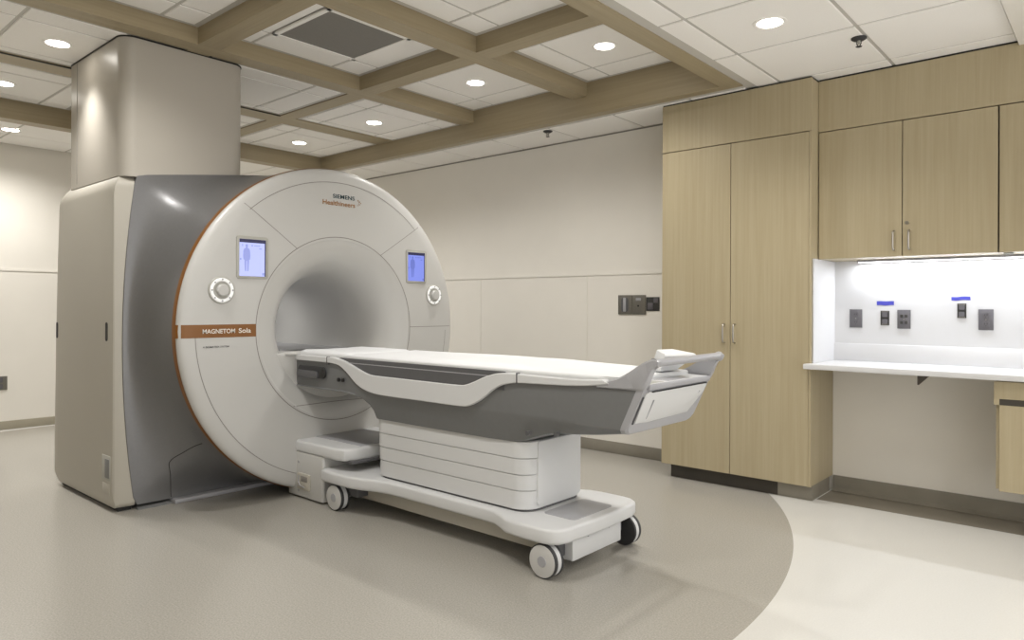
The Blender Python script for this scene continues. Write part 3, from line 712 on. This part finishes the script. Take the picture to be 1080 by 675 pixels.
bc = thing('base_cabinet', 'low oak base cabinet with a drawer under the counter at the right edge', 'cabinet', (-0.2, 4.9, 0.25))
MB().box((-0.545, 4.672, 0.262), (0.06, YB-0.002, 0.858)).build('carcass', M['wood'], bc)
MB().box((-0.553, 4.65, 0.757), (0.06, 4.672, 0.852), 0.001, 1).build('drawer', M['wood'], bc)
MB().box((-0.528, 4.652, 0.724), (0.06, 4.674, 0.756)).build('finger_pull', M['base2'], bc)
MB().box((-0.553, 4.65, 0.724), (-0.528, 4.673, 0.757)).build('frame_edge', M['wood'], bc)
MB().box((-0.528, 4.65, 0.254), (0.06, 4.672, 0.723), 0.001, 1).build('door', M['wood'], bc)

# under-cabinet light
ul = thing('under_cabinet_light', 'slim white light bar under the wall cabinets at the back of the niche', 'light', (-0.1, 5.09, 1.55))
MB().box((-1.36, 5.042, 1.552), (1.2, 5.078, 1.567), 0.003).build('housing', M['lgrey'], ul)
MB().box((-1.35, 5.047, 1.549), (1.19, 5.073, 1.5525)).build('lens', M['led'], ul)
clip = MB().box((-0.535, 4.85, 1.557), (-0.485, 4.87, 1.567), 0.004).build('cable_clip', M['bezel'], base=Vector((-0.515, 4.86, 1.56)))
tag(clip, 'small grey cable clip under the right wall cabinet', 'clip')

# ------------------------------------------------------------------ wall plates, tape, outlets
YW = YB-0.004
def plate(x0, x1, z0, z1, label, y=YW, th=0.007, m='plate', sockets='duplex', name='wall_outlet', cat='outlet', group=None):
    t = thing(name, label, cat, ((x0+x1)/2, y, z0), group)
    MB().box((x0, y-th, z0), (x1, y, z1), 0.002).build('face_plate', M[m], t)
    xm, zm, w, h = (x0+x1)/2, (z0+z1)/2, x1-x0, z1-z0
    if sockets == 'duplex':
        for dz in (-0.21, 0.21):
            so = MB().prism(rrect(xm-w*0.24, xm+w*0.24, zm+h*dz-h*0.13, zm+h*dz+h*0.13, w*0.1), 'y', y-th-0.0015, y-th+0.001).build('socket', M['plate'], t)
            mb = MB()
            for dx in (-0.09, 0.09): mb.box((xm+w*dx-w*0.022, y-th-0.0022, zm+h*dz-h*0.03), (xm+w*dx+w*0.022, y-th-0.001, zm+h*dz+h*0.06))
            mb.cyl((xm, y-th-0.0022, zm+h*dz-h*0.075), (xm, y-th-0.001, zm+h*dz-h*0.075), w*0.03, 10)
            mb.build('socket_slots', M['receptacle'], so)
    elif sockets == 'data':
        for dx in (-0.17, 0.17):
            for dz in (-0.17, 0.17):
                MB().box((xm+w*dx-w*0.11, y-th-0.0015, zm+h*dz-h*0.08), (xm+w*dx+w*0.11, y-th+0.001, zm+h*dz+h*0.08), 0.001, 1).build('socket', M['receptacle'], t)
    MB().cyl((xm, y-th-0.001, zm), (xm, y-th+0.001, zm), 0.0035, 10).build('screw', M['metal'], t)
    return t
plate(-1.425, -1.346, 1.118, 1.241, 'grey outlet plate nearest the tall cabinet above the counter', group='grey wall plates above the counter')
plate(-1.134, -1.057, 1.117, 1.239, 'grey data plate close right of the left bare receptacle', sockets='data', group='grey wall plates above the counter')
plate(-0.689, -0.612, 1.118, 1.245, 'grey outlet plate furthest from the tall cabinet above the counter', group='grey wall plates above the counter')
def bare(x0, x1, z0, z1, label):
    t = thing('bare_receptacle', label, 'outlet', ((x0+x1)/2, YW, z0), 'uncovered receptacles above the counter')
    MB().box((x0, YW-0.003, z0), (x1, YW, z1)).build('box_opening', M['receptacle'], t)
    xm, zm, h, w = (x0+x1)/2, (z0+z1)/2, z1-z0, x1-x0
    for dz in (-0.24, 0.24):
        MB().prism(rrect(xm-w*0.3, xm+w*0.3, zm+h*dz-h*0.17, zm+h*dz+h*0.17, w*0.12), 'y', YW-0.008, YW-0.002).build('socket', M['plate'], t)
    for z in (z0+0.006, z1-0.006): MB().box((xm-w*0.38, YW-0.006, z-0.004), (xm+w*0.38, YW-0.002, z+0.004)).build('mounting_ear', M['plate2'], t)
    return t
bare(-1.234, -1.182, 1.137, 1.232, 'dark uncovered receptacle under the left strip of blue tape')
bare(-0.800, -0.752, 1.190, 1.280, 'dark uncovered receptacle under the right strip of blue tape')
def tape(x0, x1, z0, z1, tilt, label):
    mb = MB(); N = 14; r0, r1, f0, f1 = [], [], [], []
    for k in range(N+1):
        u = k/N; x = x0+(x1-x0)*u; w = 0.0015*math.sin(9*u+x0*20); dz = tilt*(u-0.5)
        r0.append((x+(0.003 if k in (0, N) else 0)*random.random(), YW-0.0012, z0+dz+w)); r1.append((x, YW-0.0012, z1+dz+w*0.7))
    mb.grid([r0, r1]); mb.grid([[(x, YW-0.0002, z) for x, y, z in r0], r0]); mb.grid([[(x, YW-0.0002, z) for x, y, z in r1], r1])
    tag(mb.build('masking_tape', M['tape'], base=Vector(((x0+x1)/2, YW, z0))), label, 'tape', 'blue tape strips above the counter')
tape(-1.258, -1.155, 1.268, 1.295, 0.0, 'blue tape strip on the white wall left, nearer the tall cabinet')
tape(-0.832, -0.732, 1.300, 1.322, 0.004, 'blue tape strip on the white wall right, farther from the tall cabinet')
# two-gang plates on the back wall and dark open box next to them
def ctrl(x0, x1, z0, z1, label, kind):
    t = thing('control_plate', label, 'wall switch', ((x0+x1)/2, YB, z0), 'pewter wall plates')
    MB().box((x0, YB-0.010, z0), (x1, YB, z1), 0.003).build('face_plate', M['plate2'], t)
    xm, zm, w, h = (x0+x1)/2, (z0+z1)/2, x1-x0, z1-z0
    if kind == 0:
        MB().prism(rrect(xm-w*0.27, xm+w*0.27, zm-h*0.38, zm+h*0.38, w*0.2), 'y', YB-0.0112, YB-0.009).build('slot_frame', M['tdark'], t)
        MB().box((xm-w*0.10, YB-0.018, zm-h*0.36), (xm+w*0.10, YB-0.010, zm+h*0.36), 0.003).build('rocker', M['lgrey'], t)
    else:
        MB().box((xm-w*0.2, YB-0.014, zm+h*0.20), (xm+w*0.16, YB-0.009, zm+h*0.34), 0.002).build('button', M['lgrey'], t)
        MB().cyl((xm-w*0.03, YB-0.012, zm-h*0.06), (xm-w*0.03, YB-0.009, zm-h*0.06), 0.008, 14).build('key_lock', M['black'], t)
ctrl(-3.270, -3.136, 1.189, 1.351, 'pewter wall plate with a long rocker, left of the pair', 0)
ctrl(-3.134, -3.003, 1.189, 1.351, 'pewter wall plate with a small pale button and keyhole', 1)
ob = thing('open_wall_box', 'dark open wall box between the pewter plates and the tall cabinet', 'wall box', (-2.94, YB, 1.219))
MB().box((-3.000, YB-0.006, 1.219), (-2.878, YB, 1.333), 0.002).build('box_rim', M['receptacle'], ob)
MB().box((-2.985, YB-0.009, 1.23), (-2.935, YB-0.004, 1.285), 0.002).build('connector', M['plate'], ob)
MB().box((-2.93, YB-0.009, 1.285), (-2.89, YB-0.004, 1.325), 0.002).build('connector', M['plate'], ob)
# outlet on the left wall
lo = thing('wall_outlet', 'grey outlet on the cream wall left of the scanner', 'outlet', (XL, 1.94, 0.395))
MB().box((XL, 1.885, 0.398), (XL+0.009, 2.012, 0.535), 0.003).build('face_plate', M['plate2'], lo)
for dz in (0.435, 0.498): MB().prism(rrect(1.925, 1.975, dz-0.024, dz+0.024, 0.010), 'x', XL+0.008, XL+0.011).build('socket', M['plate'], lo)

# ------------------------------------------------------------------ ceiling fittings
def downlight(x, y, z, label, group=None):
    if downlight.proto is None:
        t = thing('recessed_downlight', label, 'ceiling light', (x, y, z))
        MB().lathe_z([(z+0.004, 0.086), (z-0.003, 0.085), (z-0.005, 0.081), (z-0.004, 0.068), (z-0.001, 0.063)], x, y, 40).build('trim_ring', M['tile'], t)
        MB().lathe_z([(z-0.0015, 0.064), (z-0.0030, 0.062), (z-0.0035, 0.030), (z-0.0035, 0.001)], x, y, 40).build('lens', M['lamp'], t)
        downlight.proto = t
    else:
        t = copy_tree(downlight.proto); t.location = (x, y, z); t['label'] = label
    t['group'] = group or 'round recessed downlights'
    la = bpy.data.lights.new('downlight_lamp', 'SPOT'); la.energy = PW; la.shadow_soft_size = 0.055
    la.spot_size = math.radians(138); la.spot_blend = 1.0; la.color = (1, 0.975, 0.93)
    if x < -7: la.energy *= 1.5; la.spot_size = math.radians(155)
    if x < -6 and y < 2 and x > -7: la.energy *= 1.6
    if x == -5.06: la.spot_size = math.radians(92); la.energy *= 0.85
    lo_ = bpy.data.objects.new('downlight_lamp', la); COL.objects.link(lo_); lo_.location = (x, y, z-0.02)
    return la
downlight.proto = None
PW = 56
downlight(-2.63, 3.94, 2.985, 'round downlight in the coffer corner nearest the tall cabinet')
downlight(-3.82, 3.94, 2.985, 'round downlight in the far-row coffer next to the vent grille coffer')
downlight(-5.08, 3.94, 2.888, 'round downlight in the far-row coffer behind the scanner ring')
downlight(-6.28, 3.94, 2.888, 'round downlight in the far-row coffer furthest left, close above the scanner')
downlight(-5.06, 1.46, 2.888, 'round downlight right beside the boxed shroud, upper left')
downlight(-6.28, 1.46, 2.888, 'round downlight at the left edge between two oak beams')
downlight(-7.75, 1.86, 2.86, 'round downlight at the left edge nearest the cream wall')
downlight(-1.417, 3.667, 2.74, 'round downlight in the plain white tiles in front of the oak cabinets')
off = 'round recessed downlight outside the picture over the near part of the room'
for x, y, z in ((-2.63, 1.49, 2.985), (-3.82, 1.49, 2.985), (-1.417, 1.2, 2.74), (-1.417, -1.6, 2.74), (-7.75, 3.9, 2.86), (-7.75, -0.6, 2.86), (0.6, 3.0, 2.712), (0.6, 0.3, 2.712), (1.4, -1.8, 2.712)):
    downlight(x, y, z, off, 'downlights outside the picture')

la = bpy.data.lights.new('bore_lamp', 'AREA'); la.shape = 'RECTANGLE'; la.size = 0.4; la.size_y = 0.06; la.energy = 1.5; la.color = (1, 0.97, 0.92)
o = bpy.data.objects.new('bore_lamp', la); COL.objects.link(o); o.location = (-5.32, Y0, Z0+0.33)
gr = thing('air_return_grille', 'square dark grey return air grille in a white frame between oak beams', 'vent', (-3.8, 2.69, 2.985))
gx0, gx1, gy0, gy1, gz = -4.105, -3.49, 2.375, 3.01, 2.979
mb = MB()
for a, b in (((gx0, gy0), (gx1, gy0+0.032)), ((gx0, gy1-0.032), (gx1, gy1)), ((gx0, gy0), (gx0+0.032, gy1)), ((gx1-0.032, gy0), (gx1, gy1))):
    mb.box((a[0], a[1], gz-0.008), (b[0], b[1], gz+0.006), 0.002, 1)
mb.build('frame', M['tile'], gr)
MB().box((gx0+0.03, gy0+0.03, gz-0.003), (gx1-0.03, gy1-0.03, gz+0.004)).build('grille_face', M['grille'], gr)

def sprinkler(x, y, label):
    t = thing('sprinkler_head', label, 'sprinkler', (x, y, ZC), 'ceiling sprinklers')
    MB().lathe_z([(ZC, 0.040), (ZC-0.006, 0.040), (ZC-0.014, 0.028), (ZC-0.016, 0.010)], x, y, 28, cap=True).build('escutcheon', M['rubber'], t)
    MB().lathe_z([(ZC-0.014, 0.009), (ZC-0.034, 0.008)], x, y, 14, cap=True).build('bulb_body', M['bezel'], t)
    MB().lathe_z([(ZC-0.046, 0.014), (ZC-0.048, 0.017), (ZC-0.050, 0.014)], x, y, 18, cap=True).build('deflector', M['rubber'], t)
    mb = MB()
    for s in (-1, 1): mb.tube([(x+s*0.009, y, ZC-0.014), (x+s*0.012, y, ZC-0.03), (x+s*0.004, y, ZC-0.047)], 0.0025, 6)
    mb.build('frame_arm', M['rubber'], t)
sprinkler(-3.713, 4.71, 'dark sprinkler head by the far oak soffit over the back wall')
sprinkler(-1.124, 4.192, 'dark sprinkler head in the white tiles in front of the wall cabinets')

# ------------------------------------------------------------------ under-cabinet lamp, world, camera
la = bpy.data.lights.new('under_cabinet_lamp', 'AREA'); la.shape = 'RECTANGLE'; la.size = 2.5; la.size_y = 0.02; la.energy = 11.0; la.color = (0.90, 0.94, 1.0)
o = bpy.data.objects.new('under_cabinet_lamp', la); COL.objects.link(o); o.location = (-0.10, 5.06, 1.545)

w = bpy.data.worlds.new('World'); S.world = w; w.use_nodes = True
w.node_tree.nodes['Background'].inputs['Color'].default_value = (1, 0.98, 0.95, 1)
w.node_tree.nodes['Background'].inputs['Strength'].default_value = 1.35

cam = bpy.data.cameras.new('camera'); co = bpy.data.objects.new('camera', cam); COL.objects.link(co); S.camera = co
cam.sensor_width = 36; cam.sensor_fit = 'HORIZONTAL'; cam.lens = 745/1080*36
cam.shift_y = (323.4-337.5)/1080
cam.clip_start = 0.05
yaw, roll = math.radians(41.1), math.radians(0.22)
F = Vector((-math.sin(yaw), math.cos(yaw), 0)); R = Vector((math.cos(yaw), math.sin(yaw), 0)); U = Vector((0, 0, 1))
r2 = R*math.cos(roll)+U*math.sin(roll); u2 = U*math.cos(roll)-R*math.sin(roll)
mw = Matrix(((r2.x, u2.x, -F.x, 0), (r2.y, u2.y, -F.y, 0), (r2.z, u2.z, -F.z, 1.25), (0, 0, 0, 1)))
co.matrix_world = mw

S.view_settings.view_transform = 'Standard'
S.view_settings.look = 'None'
S.view_settings.gamma = 1.0
S.view_settings.use_curve_mapping = False
S.view_settings.exposure = 0.57
